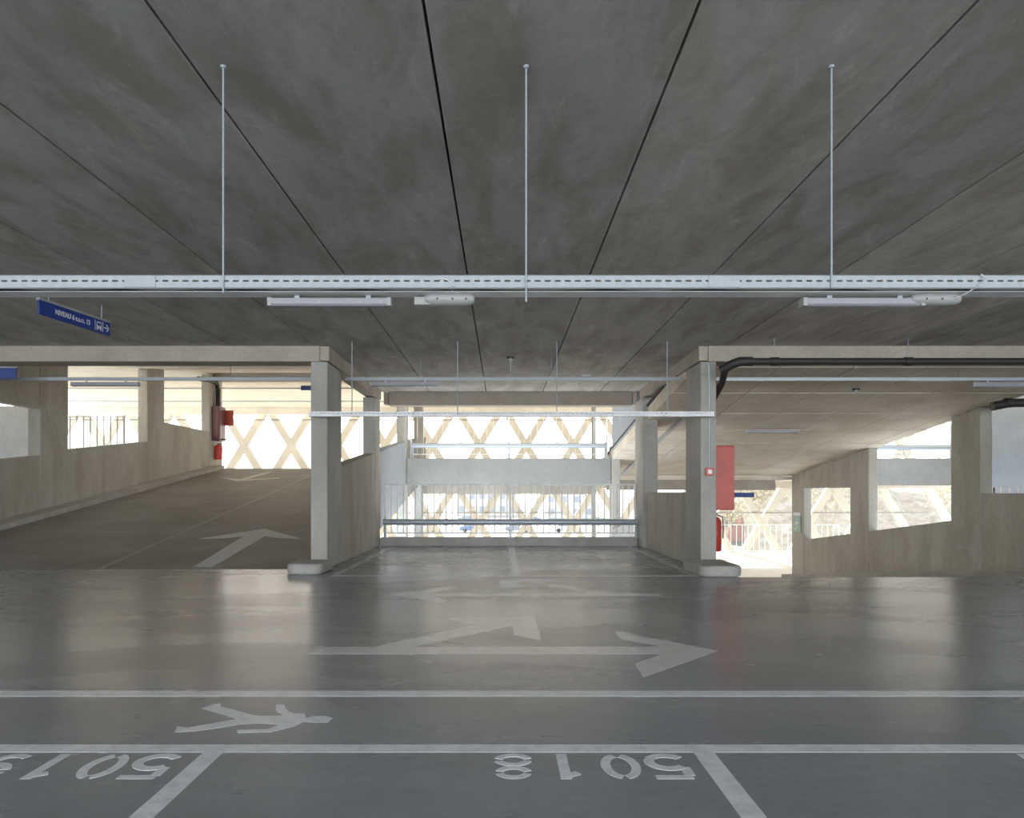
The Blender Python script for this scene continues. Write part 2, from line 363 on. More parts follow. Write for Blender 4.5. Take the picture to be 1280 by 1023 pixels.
# rounded kerb noses in front of the two columns
def nose(x0,x1,y0,y1,h,label,rr=0.16):
    pts = [(x0,y1)]
    for a in range(0,7): th = PI+a*PI/12; pts.append((x0+rr+rr*math.cos(th), y0+rr+rr*math.sin(th)))
    for a in range(0,7): th = 1.5*PI+a*PI/12; pts.append((x1-rr+rr*math.cos(th), y0+rr+rr*math.sin(th)))
    pts.append((x1,y1))
    o = MB().prism(pts,'z',0,h).build('kerb_block', M['kerb'], bevel=0.035)
    return tag(o, label, 'kerb', 'kerb blocks at the column feet', 'thing')
nose(-3.40,-2.84,11.25,12.06,0.17,'rounded pale kerb block at foot of the column beside the ramp arrow')
nose(3.02,3.68,10.93,12.06,0.17,'rounded grey kerb block at foot of the column with red call point',0.2)
# ------------------------------------------------------------------ lattice facade
lat = thing('lattice_screen', 'pale timber lattice of crossing diagonal members closing the far facade', 'lattice', (0,39.1,-2.3))
dx = 2.557; dz = 2.123; x0 = (304-VX)/F*39.0; z0 = EYE+58/900*39.0; w = 0.36; zb, zt = -2.3, 6.2
for kk in range(-14, 15):
    for sgn in (1,-1):
        sl = sgn*dz/(dx/2); xb = x0+kk*dx+(zb-z0)/sl; xt = x0+kk*dx+(zt-z0)/sl
        h = w/2*math.sqrt(1+1/sl**2); off = 0.02 if sgn > 0 else 0.0
        if max(xb,xt) < -23 or min(xb,xt) > 23: continue
        MB().prism([(xb-h,zb),(xb+h,zb),(xt+h,zt),(xt-h,zt)],'y',39.0+off,39.3+off).build('diagonal_member', M['lattice'], lat)
# ------------------------------------------------------------------ railings
def railing(label, x0, x1, y, zbase, z0, z1, pitch, mat, br=0.011, group='vertical bar railings'):
    t_ = thing('railing', label, 'railing', ((x0+x1)/2, y, zbase), group)
    MB().box(x0,x1,y-.015,y+.015,z1-.03,z1).build('top_rail', M[mat], t_)
    MB().box(x0,x1,y-.012,y+.012,z0-.02,z0+.012).build('bottom_rail', M[mat], t_)
    n = int((x1-x0)/pitch); first = None
    for i in range(n+1):
        xx = x0+i*(x1-x0)/n
        if first is None:
            first = MB().box(xx-br,xx+br,y-br,y+br,z0,z1-.03).build('bar', M[mat], t_); fx = xx
        else:
            c = first.copy(); C.objects.link(c); c.parent = t_; c.location.x = first.location.x+xx-fx
    for xx in (x0, (x0+x1)/2, x1):
        MB().box(xx-.025,xx+.025,y-.02,y+.02,zbase,z1).build('post', M[mat], t_)
    return t_
railing('pale barred railing on the kerb at the end of the parking bay', -2.84, 3.21, 17.45, 0.2, 0.305, 1.49, 0.146, 'fence', 0.013)
railing('white barred railing across the neighbouring bay beyond the bluish panel', 11.9, 16.9, 17.45, 0.0, 0.3, 1.43, 0.2, 'fence', 0.02)
railing('thin barred railing above the central concrete spandrel', -2.8, 3.2, 22.08, 2.32, 2.45, 3.62, 0.19, 'fence', 0.006)
railing('dark barred railing seen through the left wall opening', -17.2, -11.6, 22.08, 2.32, 2.45, 3.62, 0.2, 'darkfence', 0.013)
railing('thin barred railing seen through the high right wall opening', 10.6, 16.9, 22.08, 2.32, 2.45, 3.4, 0.3, 'fence', 0.006)
railing('low barred railing at the foot of the far lattice facade', 4.0, 18.0, 38.5, -1.95, -1.85, -0.45, 0.3, 'fence', 0.012)
# big horizontal tubes as vehicle stops
def guard(label, x0, x1, y, z, r, zb, yb):
    t_ = thing('guard_rail', label, 'guard rail', ((x0+x1)/2, y, zb), 'round steel vehicle guard rails')
    tb_ = MB().tube([(x0,y,z),(x1,y,z)], r, 20).build('tube', M['galv'], t_, smooth=True)
    for xx in (x0+.03, (x0+x1)/2, x1-.03):
        m_ = MB().box(xx-.03,xx+.03,y+r*.6,yb,zb,z+r*1.4); m_.box(xx-.08,xx+.08,y+.0,yb+.06,zb,zb+.012)
        m_.build('post', M['galv'], t_)
    for xx in (x0+1.5, x1-1.5):
        MB().tube([(xx-.06,y,z),(xx+.06,y,z)], r+.006, 20).build('sleeve', M['galv'], tb_, smooth=True)
    return t_
guard('thick grey steel tube rail in front of the pale barred railing', -2.85, 3.235, 17.22, 0.575, 0.075, 0.2, 17.38)
guard('grey steel tube rail on top of the central spandrel', -2.78, 3.18, 21.96, 2.71, 0.075, 2.32, 22.05)
guard('grey steel tube rail seen through the high right opening', 10.6, 16.9, 21.96, 2.65, 0.075, 2.32, 22.05)
o = MB().box(XL+.01,XR-.09,17.18,17.6,0.0,0.2).build('kerb', M['kerb'], bevel=0.015)
tag(o, 'long grey kerb across the end of the bay beneath the tube rail', 'kerb', kind='thing')

# ------------------------------------------------------------------ floor markings
def marking(name, polys, label, cat, mat, pt=floor_pt, th=0.0008, group=None):
    mb = MB()
    for p in polys: mb.flat([pt(*q) for q in p], th)
    return tag(mb.build(name, M[mat]), label, cat, group, 'thing')
def line(x0,x1,y0,y1,label,mat='paint',h=0.001):
    return tag(MB().box(x0,x1,y0,y1,-.01,h).build('painted_line', M[mat]), label, 'floor line', 'painted floor lines', 'thing')
line(-14,14,4.57,4.70,'long thin white line beyond the walking figure, farthest across the aisle')
line(-14,14,3.589,3.70,'long white line along the heads of the numbered bays')
line(-1.49,-1.392,1.2,3.589,'white line dividing bay 5018 from the bay at its left')
line(0.952,1.055,1.2,3.589,'white line dividing bay 5018 from the bay at its right')
line(-2.66,-2.56,11.2,17.15,'faint line along left side of the far parking bays','paint_dim')
line(2.95,3.05,11.2,17.15,'faint line along right side of the far parking bays','paint_dim')
line(0.14,0.28,11.2,17.15,'faint line between the two far parking bays','paint')
line(-2.66,3.05,11.1,11.2,'faint line across the mouth of the far parking bays','paint_dim')
marking('painted_arrow', [[(386,818),(399,809),(467,809),(595,781),(542.5,772.5),(668,771),(677.5,801),(642.5,794),(641,782.5),(516,809),(828,808.7),(775.6,799),(768,789),(898,814),(804,847),(793,830),(828,818)]],
        'large white two-headed arrow pointing right and ahead, nearer of two', 'arrow', 'paint_dim', group='arrows on the aisle')
marking('painted_arrow', [[(487,743.6),(568.6,732.3),(570.6,734.5),(537.7,742),(736,741.6),(663,728.3),(646.5,727.5),(646.5,734.3),(625.4,736.5),(624.8,725.3),(647,724.3),(710.6,724.3),(702,727),(675,727),(727.5,736),(768,741.3),(822.5,742),(825.4,745),(537.7,745.3),(558.7,750.6),(556,754.8)]],
        'faint two-headed arrow pointing left, farther of two on the aisle', 'arrow', 'paint_dim', group='arrows on the aisle')
marking('painted_arrow', [[(242,709),(305,670.5),(285.5,672.8),(248,674),(331.4,661.3),(375.7,673.5),(348,672.8),(331.4,670.5),(266,709)]],
        'white arrow pointing up the left ramp beside the column', 'arrow', 'paint_arrow', ramp_pt, 0.003)
marking('painted_arrow', [[(296.5,601.8),(277,597.2),(299,599.2),(334,590.2),(341,590.2),(309,599.4),(350,597.2),(349,598.2)]],
        'pale arrow pointing down at the top of the left ramp', 'arrow', 'paint_arrow', ramp_pt, 0.003)
xc = -6.76
o = tag(MB().prism([(12.1,.0),(cd-.3,RS*(cd-.3-R0)-.005),(cd-.3,RS*(cd-.3-R0)+.005),(12.1,.01)],'x',xc-.05,xc+.05).build('painted_line', M['paint_ramp']),
        'worn centre line running up the left ramp', 'floor line', 'painted floor lines', 'thing')
fig = [(50,280),(70,235),(150,243),(500,183),(525,178),(440,150),(255,97),(350,62),(405,60),(395,80),(640,145),(700,155),(860,152),(880,147),(840,130),(820,110),(825,68),(885,68),(895,95),(925,125),(960,135),(1040,135),(1050,170),(1100,157),(1200,155),(1255,172),(1215,205),(1080,203),(1030,200),(960,235),(780,278),(530,285),(525,262),(760,255),(850,220),(690,210),(560,217),(400,245),(200,272)]
marking('painted_pedestrian', [[(210+a/6.095, 870+b_/6.095) for a, b_ in fig]], 'white painted walking figure lying between the two long floor lines', 'floor symbol', 'paint')
# stencilled bay numbers; they read from the far side
def arc(cx,cy,rx,ry,a0,a1,n=14): return [(cx+rx*math.cos(math.radians(a0+(a1-a0)*i/n)), cy+ry*math.sin(math.radians(a0+(a1-a0)*i/n))) for i in range(n+1)]
def digit(ch):
    w = 0.045
    if ch == '0': return [(arc(0,.15,.070,.128,82,-78),w), (arc(0,.15,.070,.128,98,258),w)]
    if ch == '8': return [(arc(0,.225,.066,.055,12,168),.04),(arc(0,.225,.066,.055,-12,-168),.04),(arc(0,.075,.072,.058,12,168),.04),(arc(0,.075,.072,.058,-12,-168),.04)]
    if ch == '1': return [([(.012,0),(.012,.30)],.05),([(.012,.268),(-.05,.232)],.045)]
    if ch == '5': return [([(.085,.278),(-.085,.278)],.044),([(-.075,.262),(-.075,.165)],.048),(arc(-.005,.10,.085,.080,138,-145,20),.05)]
    if ch == '9': return [(arc(0,.205,.072,.075,10,170),w),(arc(0,.205,.072,.075,190,345),w),([(.072,.19),(.06,.08),(.02,.03),(-.03,.02),(-.075,.04)],w)]
    if ch == '7': return [([(-.085,.278),(.085,.278)],.044),([(.08,.26),(.0,.10),(-.02,0)],.05)]
def bay_number(text, xshift, label):
    # centres of the characters, from 5018: px 843, 779, 707, 643 at about y 957
    cxs = [0.785,0.560,0.302,0.052]; base_y = 3.565
    t_ = thing('bay_number', label, 'bay number', (0.45+xshift, base_y-.15, 0), 'stencilled numbers at the bay heads')
    for ch, cx in zip(text, cxs):
        mb = MB()
        for si, (pts, w) in enumerate(digit(ch)):
            P_ = [(cx+xshift-u, base_y-v*1.03) for u, v in pts]
            mb.ribbon(P_, w, -.01, .001+.0004*si)
        mb.build('digit', M['paint'], t_)
    return t_
bay_number('5018', 0.0, 'complete stencilled number 5018 painted upside down in the centre bay')
bay_number('5019', -2.45, 'stencilled number with its last digit cut off, beside pedestrian figure')
bay_number('5017', 2.50, 'number mostly outside the picture at the right edge, only its last digit showing')

# ------------------------------------------------------------------ cable trays
def tray_front(mb, x0, x1, y, z0, z1, slot_z, sh, pitch, sl):
    mb.box(x0,x1,y,y+.003,z0,slot_z-sh/2); mb.box(x0,x1,y,y+.003,slot_z+sh/2,z1)
    x = x0
    while x < x1:
        mb.box(x,min(x+pitch-sl,x1),y,y+.003,slot_z-sh/2,slot_z+sh/2); x += pitch
def px_x(px, d): return (px-VX)/F*d
T1 = thing('cable_tray', 'long slotted galvanised cable tray spanning the picture nearest the viewer', 'cable tray', (0,4.24,2.477), 'hanging cable trays')
mb = MB(); tray_front(mb,-5,5,4.15,2.477,2.548,2.516,.010,.058,.034)
mb.box(-5,5,4.15,4.165,2.474,2.479); mb.box(-5,5,4.15,4.162,2.546,2.550)
mb.build('front_flange', M['galv_tray'], T1)
mb = MB().box(-5,5,4.225,4.345,2.474,2.479); mb.box(-5,5,4.343,4.346,2.474,2.53)
mb.build('base_strip', M['basestrip'], T1)
mb = MB().box(-5,5,4.165,4.345,2.492,2.494); mb.build('inner_strip', M['tray_dark'], T1)
for k_, (yy, am) in enumerate(((4.185,.004),(4.2,.006))):
    pts = [(-5+i*.1, yy+am*math.sin(i*1.3+k_), 2.484+.004*math.sin(i*.9+k_*2)) for i in range(101)]
    MB().tube(pts, .005, 6).build('cable', M['cable'], T1)
for px, yb in ((287,372),(657,383),(1030,366)):
    d = 4.24; xx = px_x(px,d); zb = EYE+(VY-yb)/F*d
    r_ = MB().tube([(xx,4.143,zb-.0),(xx,4.143,CZ)], .0055, 8).build('hanger_rod', M['rod'], T1)
    MB().tube([(xx,4.143,CZ-.014),(xx,4.143,CZ)], .016, 10).build('ceiling_nut', M['rod'], r_)
for px in (175,905): # joint plates
    xx = px_x(px,4.15); MB().box(xx-.09,xx+.09,4.146,4.15,2.482,2.544).build('joint_plate', M['galv_tray'], T1)
T2 = thing('cable_tray', 'thin pale cable tray close beneath the ceiling, behind the front columns', 'cable tray', (0,13.25,3.36), 'hanging cable trays')
MB().box(-11.15,XL2-.05,13.22,13.27,3.345,3.405).build('channel', M['galv_tray'], T2)
MB().box(XL+.05,XR-.05,13.22,13.27,3.345,3.405).build('channel', M['galv_tray'], T2)
for xx in (-8,-5,-1.5,.9): MB().tube([(xx,13.245,3.4),(xx,13.245,CZ)], .006, 6).build('hanger_rod', M['rod'], T2)
T2b = thing('cable_tray', 'thin cable tray crossing under the sloping ramp soffit at right', 'cable tray', (7,12.8,3.29), 'hanging cable trays')
MB().box(XR2+.02,13.5,12.77,12.82,3.275,3.33).build('channel', M['galv'], T2b)
for xx in (4.5,6.3,8.1,9.9): MB().tube([(xx,12.795,3.33),(xx,12.795,rz(12.8))], .006, 6).build('hanger_rod', M['rod'], T2b)
T3 = thing('cable_tray', 'perforated white cable tray crossing in front of both columns', 'cable tray', (.15,11.74,2.54), 'hanging cable trays')
mb = MB(); tray_front(mb,px_x(386,11.74),px_x(892,11.74),11.7,2.53,2.605,2.572,.022,.072,.03)
mb.box(px_x(386,11.74),px_x(892,11.74),11.7,11.8,2.527,2.531)
mb.build('front_flange', M['white'], T3)
MB().box(px_x(386,11.74),px_x(892,11.74),11.8,11.803,2.53,2.605).build('rear_flange', M['white'], T3)
for px in (440,572,696,834):
    xx = px_x(px,11.75); MB().tube([(xx,11.75,2.53),(xx,11.75,CZ)], .008, 8).build('hanger_rod', M['rod'], T3)
T4 = thing('cable_tray', 'narrow tray descending along the ramp soffit beside the right columns', 'cable tray', (3.72,16,2.9), 'hanging cable trays')
MB().prism([(13.4,rz(13.4)-.10),(24.5,rz(24.5)-.10),(24.5,rz(24.5)-.04),(13.4,rz(13.4)-.04)],'x',4.02,4.1).build('channel', M['galv_tray'], T4)
for d in (14,17,20,23): MB().box(4.04,4.08,d-.02,d+.02,rz(d)-.05,rz(d)+.01).build('bracket', M['galv'], T4)
# thin conduits on the far ceiling
for y_, z_, lab in ((31,5.752,'thin conduit across the far upper ceiling above the ramp crest'),(35.5,5.752,'thin conduit nearest the lattice facade under the far upper ceiling'),(38.97,5.2,'thin horizontal cable in front of the upper lattice')):
    tag(MB().tube([(-23.5,y_,z_),(23.5,y_,z_)], .028, 8).build('conduit', M['galv'] if z_ > 5.5 else M['darkfence'], smooth=True), lab, 'conduit', 'far ceiling conduits')
tag(MB().tube([(-23,38.97,.17),(3.2,38.97,.17)], .03, 8).build('conduit', M['darkfence'], smooth=True), 'thin horizontal cable behind the pale railing, lower level', 'conduit')
tag(MB().tube([(10.6,38.97,.17),(23,38.97,.17)], .03, 8).build('conduit', M['darkfence'], smooth=True), 'thin horizontal cable across the low right openings', 'conduit')

# ------------------------------------------------------------------ lamps
def batten(label, x, y, z, L_, h=.045, w=.07, group='linear batten lamps'):
    t_ = thing('batten_lamp', label, 'lamp', (x,y,z), group)
    MB().prism([(y-w/2,z+.012),(y-w/2,z+h),(y+w/2,z+h),(y+w/2,z+.012),(y+w*.3,z),(y-w*.3,z)],'x',x-L_/2,x+L_/2).build('diffuser', M['lampdiff'], t_, bevel=.004)
    for s_ in (-1,1): MB().box(x+s_*L_/2-.012,x+s_*L_/2+.012,y-w/2-.002,y+w/2+.002,z-.001,z+h+.002).build('end_cap', M['lampgrey'], t_)
    for i in range(6): 
        xx = x-L_/2+.05+i*(L_-.1)/5; MB().box(xx-.008,xx+.008,y-w/2-.004,y-w/2,z+h*.45,z+h*.65).build('clip', M['tray_dark'], t_)
    MB().box(x-L_*.3,x-L_*.3+.03,y-.01,y+.01,z+h,z+h+.03).build('bracket', M['galv'], t_)
    MB().box(x+L_*.3,x+L_*.3+.03,y-.01,y+.01,z+h,z+h+.03).build('bracket', M['galv'], t_)
    return t_
batten('grey batten lamp under the front tray, left of the oval lamp', px_x(412.5,4.3), 4.31, 2.408, .71)
batten('grey batten lamp under the front tray, touching an oval lamp', px_x(1078,4.3), 4.31, 2.408, .70)
batten('grey batten lamp under the ceiling tray in the central bay', px_x(506,13.3), 13.25, 3.24, 1.22,.075,.12)
batten('dark batten lamp beneath the tray at the left wall opening', px_x(130,13.2), 13.25, 3.24, 1.2,.075,.12)
batten('grey batten lamp under the sloping soffit at the right edge', px_x(1262,12.8), 12.8, 3.155, 1.35,.09,.12)
batten('faint batten lamp on the sloping soffit behind the red panel', px_x(965,17.6), 17.6, rz(17.6)-.10, 1.3,.07,.12)
def oval(label, x, y, z, tail):
    t_ = thing('oval_lamp', label, 'lamp', (x,y,z), 'oval emergency lamps')
    mb = MB(); n = 20; L_ = .30; h = .075
    sec = [(-.15,.3),(-.146,.62),(-.13,.85),(-.1,1),(.1,1),(.13,.85),(.146,.62),(.15,.3)]
    rings = []
    for u, f in sec:
        rings.append([mb.b.verts.new((x+u, y+.045*f*math.cos(2*PI*k/n), z+h/2+h/2*f*math.sin(2*PI*k/n))) for k in range(n)])
    for a, b_ in zip(rings, rings[1:]):
        for k in range(n): mb.b.faces.new([a[k],a[(k+1)%n],b_[(k+1)%n],b_[k]])
    mb.b.faces.new(rings[0]); mb.b.faces.new(list(reversed(rings[-1])))
    mb.build('body', M['lampgrey'], t_, smooth=True)
    for u in (-.07,.02,.1): MB().tube([(x+u,y-.047,z+.03),(x+u,y-.04,z+.03)], .006, 8).build('screw', M['black'], t_)
    MB().tube([(x+.02,y,z+h-.006),(x+.02,y,z+h+.02)], .02, 10).build('mount', M['lampgrey'], t_)
    MB().tube(tail, .004, 8).build('cable', M['cable'], t_, smooth=True)
    return t_
xo = px_x(562,4.3); oval('grey oval emergency lamp under the front tray, left of the middle rod', xo, 4.3, 2.412, [(xo+.02,4.26,2.48),(xo+.03,4.14,2.487),(xo-.0,4.14,2.52),(xo-.05,4.143,2.53)])
tag(MB().box(xo-.21,xo-.11,4.28,4.34,2.414,2.462).build('junction_box', M['lampgrey'], bevel=.006), 'small grey box joined to left end of the oval lamp', 'junction box')
xo = px_x(1168,4.3); oval('grey oval emergency lamp at the right with a looping cable', xo, 4.3, 2.412, [(xo+.09,4.26,2.44),(xo+.13,4.2,2.46),(xo+.155,4.14,2.485),(xo+.19,4.135,2.53),(xo+.17,4.135,2.55)])
# sensors
def sensor(label, x, y, z, stem):
    t_ = thing('ceiling_sensor', label, 'sensor', (x,y,z), 'black ceiling sensors')
    MB().tube([(x,y,z-.035),(x,y,z)], .07, 16).build('base', M['black'], t_, smooth=True)
    MB().tube([(x,y,z-.085),(x,y,z-.06),(x,y,z-.03)], [.025,.045,.045], 16).build('lens', M['lampgrey'], t_, smooth=True)
    if stem: MB().tube([(x,y,z-stem),(x,y,z-.08)], .012, 8).build('stem', M['lampgrey'], t_, smooth=True)
    return t_
sensor('black round sensor with stem on the ceiling above the middle bay', px_x(638,13.1), 13.1, CZ-.001, .27)
sensor('small black dome sensor on the sloping soffit over the right ramp', px_x(1070,13.9), 13.9, rz(13.9)-.005, 0)
tag(MB().box(px_x(727,13.2),px_x(739,13.2),13.2,13.3,3.406,3.46).build('junction_box', M['lampgrey'], bevel=.01), 'small grey box sitting on the tray beneath the ceiling', 'junction box')

# ------------------------------------------------------------------ black drain pipe, right
dp = 11.5; zp = EYE+(VY-452)/F*dp
t_ = thing('drain_pipe', 'long black drain pipe running in front of the right beam', 'pipe', (px_x(1100,dp),dp,zp), 'black drain pipes')
MB().tube([(px_x(935,dp),dp,zp),(14.0,dp,zp)], .056, 16).build('pipe', M['blackpipe'], t_, smooth=True)
MB().tube([(px_x(940,dp),dp,zp),(px_x(925,dp),dp,zp),(px_x(916,dp),dp+.05,zp-.04),(px_x(905,dp),dp+.16,zp-.12)], .075, 16).build('elbow', M['blackpipe'], t_, smooth=True)
MB().tube([(px_x(910,dp),dp+.12,zp-.08),(3.66,dp+.5,zp-.27),(3.66,dp+1.3,zp-.6)], .056, 16).build('pipe', M['blackpipe'], t_, smooth=True)
for px in (968,1135):
    xx = px_x(px,dp); c_ = MB().tube([(xx-.06,dp,zp),(xx+.06,dp,zp)], .07, 16).build('coupling', M['blackpipe'], t_, smooth=True)
    MB().tube([(xx,dp,zp+.05),(xx,dp,CZ)], .005, 6).build('hanger_rod', M['rod'], t_)
t_ = thing('drain_pipe', 'black drain pipe end above the bluish panel at right edge', 'pipe', (11.2,14.9,3.1), 'black drain pipes')
MB().tube([(px_x(1240,14.6),14.6,3.03),(px_x(1262,14.6),14.6,3.10),(px_x(1340,14.6),14.6,3.12)], .09, 14).build('pipe', M['blackpipe'], t_, smooth=True)
MB().tube([(px_x(1256,14.6),14.6,3.10),(px_x(1264,14.6),14.6,3.105)], .10, 14).build('coupling', M['blackpipe'], t_, smooth=True)
# left wall: downpipe, hose cabinet, extinguisher
def at(px, py, d): return (px_x(px,d), d, EYE+(VY-py)/F*d)
d = 27.9
t_ = thing('drain_pipe', 'black downpipe with elbow on the far left pier', 'pipe', at(268,510,d), 'black drain pipes')
MB().tube([(-11.06,26.2,5.42),(-11.06,27.5,5.55),(-11.06,27.85,5.5),(-11.06,28.0,5.3),(-11.06,28.0,4.61)], .09, 12).build('pipe', M['blackpipe'], t_, smooth=True)
struct(MB().prism([(15.38,.05),(16.33,.03),(16.33,.08),(15.38,.11)],'x',WR-.03,WR-.012).build('trim_pier', M['kerb']))
t_ = thing('hose_cabinet', 'dark red hose cabinet beneath the black downpipe, left pier', 'cabinet', (WL+.18,28.0,3.3))
MB().box(WL+.015,WL+.3,27.7,28.35,3.27,4.6).build('case', M['maroon'], t_, bevel=.02)
dr_ = MB().box(WL+.29,WL+.32,27.74,28.3,3.32,4.55).build('door', M['maroon'], t_, bevel=.01)
MB().box(WL+.3,WL+.45,27.9,28.1,3.3,3.36).build('handle', M['black'], dr_)
MB().box(WL+.3,WL+.62,28.3,28.34,3.9,4.5).build('side_plate', M['redpanel'], t_)
def extinguisher(label, x, y, z, r, h):
    t_ = thing('fire_extinguisher', label, 'extinguisher', (x,y,z), 'red fire extinguishers')
    MB().tube([(x,y,z),(x,y,z+.02),(x,y,z+h*.8),(x,y,z+h*.9),(x,y,z+h*.95)], [r*.9,r,r,r*.75,r*.3], 20).build('cylinder', M['red'], t_, smooth=True)
    vl_ = MB().tube([(x,y,z+h*.93),(x,y,z+h*1.02)], r*.28, 10).build('valve', M['black'], t_)
    MB().box(x-.015,x+.09,y-.015,y+.015,z+h*1.0,z+h*1.03).build('handle', M['black'], vl_)
    MB().tube([(x+.02,y-.02,z+h),(x+r*1.1,y-.04,z+h*.93),(x+r*1.15,y-.04,z+h*.6),(x+r*1.12,y-.04,z+h*.35)], .012, 8).build('hose', M['black'], t_, smooth=True)
    return t_
extinguisher('small red extinguisher below the hose cabinet on left pier', WL+.16, 28.0, 2.55, .14, .62)
# ------------------------------------------------------------------ right column equipment
t_ = thing('alarm_call_point', 'red square alarm call point with white centre on column', 'alarm', (px_x(886.5,12.03),12.05,1.58))
xx = px_x(886.5,12.05); zz = EYE+(VY-590)/F*12.05
MB().box(xx-.065,xx+.065,12.015,12.07,zz-.065,zz+.065).build('case', M['red'], t_, bevel=.008)
MB().box(xx-.033,xx+.033,12.005,12.018,zz-.033,zz+.033).build('button_plate', M['white'], t_)
MB().tube([(xx,12.055,zz+.06),(xx,12.055,3.40),(xx-.05,12.05,3.47)], .01, 8).build('conduit', M['galv'], t_, smooth=True)
y_ = 12.75; x1 = px_x(917,12.8)
t_ = thing('hose_reel_cover', 'tall red rectangular cover projecting from side of the column', 'cabinet', ((XR2+x1)/2,y_,EYE-.33))
z1 = EYE+(VY-557)/F*12.75; z0 = EYE+(VY-638)/F*12.75
MB().box(XR2+.004,x1,y_,y_+.3,z0,z1).build('case', M['redpanel'], t_, bevel=.012)
dr_ = MB().box(XR2+.02,x1-.012,y_-.012,y_,z0+.02,z1-.02).build('door', M['redpanel'], t_, bevel=.006)
MB().box(x1-.05,x1-.03,y_-.03,y_-.01,z0+.45,z0+.6).build('handle', M['red'], dr_)
extinguisher('red extinguisher below the tall red cover beside the column', px_x(892,12.8), 12.85, .24, .15, .66)
MB().box(XR2,XR2+.04,12.7,13.0,.78,.82).build('extinguisher_bracket', M['black'])
tag([o for o in C.objects if o.name == 'extinguisher_bracket'][0], 'small black bracket on column side above the red extinguisher', 'bracket')

# ------------------------------------------------------------------ signs
def text_mesh(body, size, mat, parent, rot, loc, name='lettering', sx=1.0, bold=.0):
    cu = bpy.data.curves.new(name, 'FONT'); cu.body = body; cu.size = size; cu.extrude = .001; cu.offset = bold
    cu.align_x = 'LEFT'; cu.align_y = 'CENTER'
    to = bpy.data.objects.new('tmp', cu); C.objects.link(to)
    dg = bpy.context.evaluated_depsgraph_get(); dg.update()
    me = bpy.data.meshes.new_from_object(to.evaluated_get(dg))
    bpy.data.objects.remove(to); me.materials.clear(); me.materials.append(mat)
    o = bpy.data.objects.new(name, me); C.objects.link(o)
    me.transform(Matrix.Diagonal((sx,1,1,1)))
    o.parent = parent; o.rotation_euler = rot; o.location = loc
    return o
# direction sign, hanging obliquely at left
A = Vector((px_x(48,8.4),8.4,0)); B = Vector((px_x(137,9.59),9.59,0))
ang = math.atan2(B.y-A.y, B.x-A.x); SL = (B-A).length; sh = .172
t_ = bpy.data.objects.new('direction_sign', None); C.objects.link(t_); t_.location = ((A.x+B.x)/2,(A.y+B.y)/2,3.545-sh); t_.rotation_euler = (0,0,ang)
t_['label'] = 'blue hanging direction sign lettered NIVEAU 6 with bus and arrow symbols'; t_['category'] = 'sign'
ROOT[t_.name] = Vector((0,0,0))
MB().box(-SL/2,SL/2,-.012,.012,0,sh).build('board', M['blue'], t_, bevel=.003)
MB().box(-SL/2,SL/2,-.018,.03,sh,sh+.028).build('top_strip', M['lampgrey'], t_)
for s_ in (-.45,.45): MB().tube([(s_,0,sh+.02),(s_,0,CZ-(3.545-sh))], .006, 6).build('hanger_rod', M['rod'], t_)
ry = -.0145
text_mesh('NIVEAU 6 t.a.m. 13', .085, M['signwhite'], t_, (PI/2,0,0), (-SL/2+.24,ry,sh*.5), 'lettering', .86, .0022)
mb = MB()
ux = SL/2-.29
mb.box(ux,ux+.006,ry,ry+.003,.02,sh-.02); mb.box(ux+.14,ux+.146,ry,ry+.003,.02,sh-.02)
mb.build('divider', M['signwhite'], t_)
bx = ux+.075; mb = MB()
mb.prism([(bx-.045,.05),(bx+.045,.05),(bx+.045,.1),(bx+.038,.14),(bx-.038,.14),(bx-.045,.1)],'y',ry,ry+.002)
mb.box(bx-.042,bx-.022,ry,ry+.002,.03,.05); mb.box(bx+.022,bx+.042,ry,ry+.002,.03,.05)
bs_ = mb.build('bus_symbol', M['signwhite'], t_)
MB().box(bx-.034,bx+.034,ry-.002,ry,.088,.125).build('bus_window', M['blue'], bs_)
ax = SL/2-.075; mb = MB(); m0 = sh/2
mb.box(ax-.05,ax+.03,ry,ry+.002,m0-.008,m0+.008)
mb.prism([(ax+.05,m0),(ax+.01,m0+.045),(ax-.012,m0+.045),(ax+.028,m0),(ax-.012,m0-.045),(ax+.01,m0-.045)],'y',ry,ry+.002)
mb.build('arrow_symbol', M['signwhite'], t_)
# plain blue sign cut by left edge
d = 12.7
t_ = thing('hanging_sign', 'blue hanging sign cut off by left edge under the beam', 'sign', at(0,473,d))
x1 = px_x(20,d); z0 = EYE+(VY-473)/F*d; z1 = EYE+(VY-460)/F*d
MB().box(x1-1.2,x1,d,d+.03,z0,z1).build('board', M['blue'], t_, bevel=.003)
MB().box(x1-1.2,x1,d-.01,d+.04,z1,z1+.035).build('top_strip', M['white'], t_)
for s_ in (.2,1.0): MB().box(x1-s_-.01,x1-s_+.01,d+.005,d+.025,z1+.03,lz(d)).build('hanger', M['rod'], t_)
# distant signs
def small_sign(px0,px1,py0,py1,d,label,d2=None):
    z0 = EYE+(VY-py1)/F*d; z1 = EYE+(VY-py0)/F*d; xa = px_x(px0,d); xb = px_x(px1,d)
    t_ = thing('hanging_sign', label, 'sign', ((xa+xb)/2,d,z0), 'small distant hanging signs')
    MB().box(xa,xb,d,d+.04,z0,z1).build('board', M['blue'], t_)
    MB().tube([((xa+xb)/2,d+.02,z1),((xa+xb)/2,d+.02,z1+.25)], .015, 6).build('hanger', M['rod'], t_)
    return t_
small_sign(910,943,616,622,26.6,'small dark blue sign hanging over the lower right exit')
small_sign(376,396,482,488,30.4,'small bluish sign under the far upper ceiling beside column')
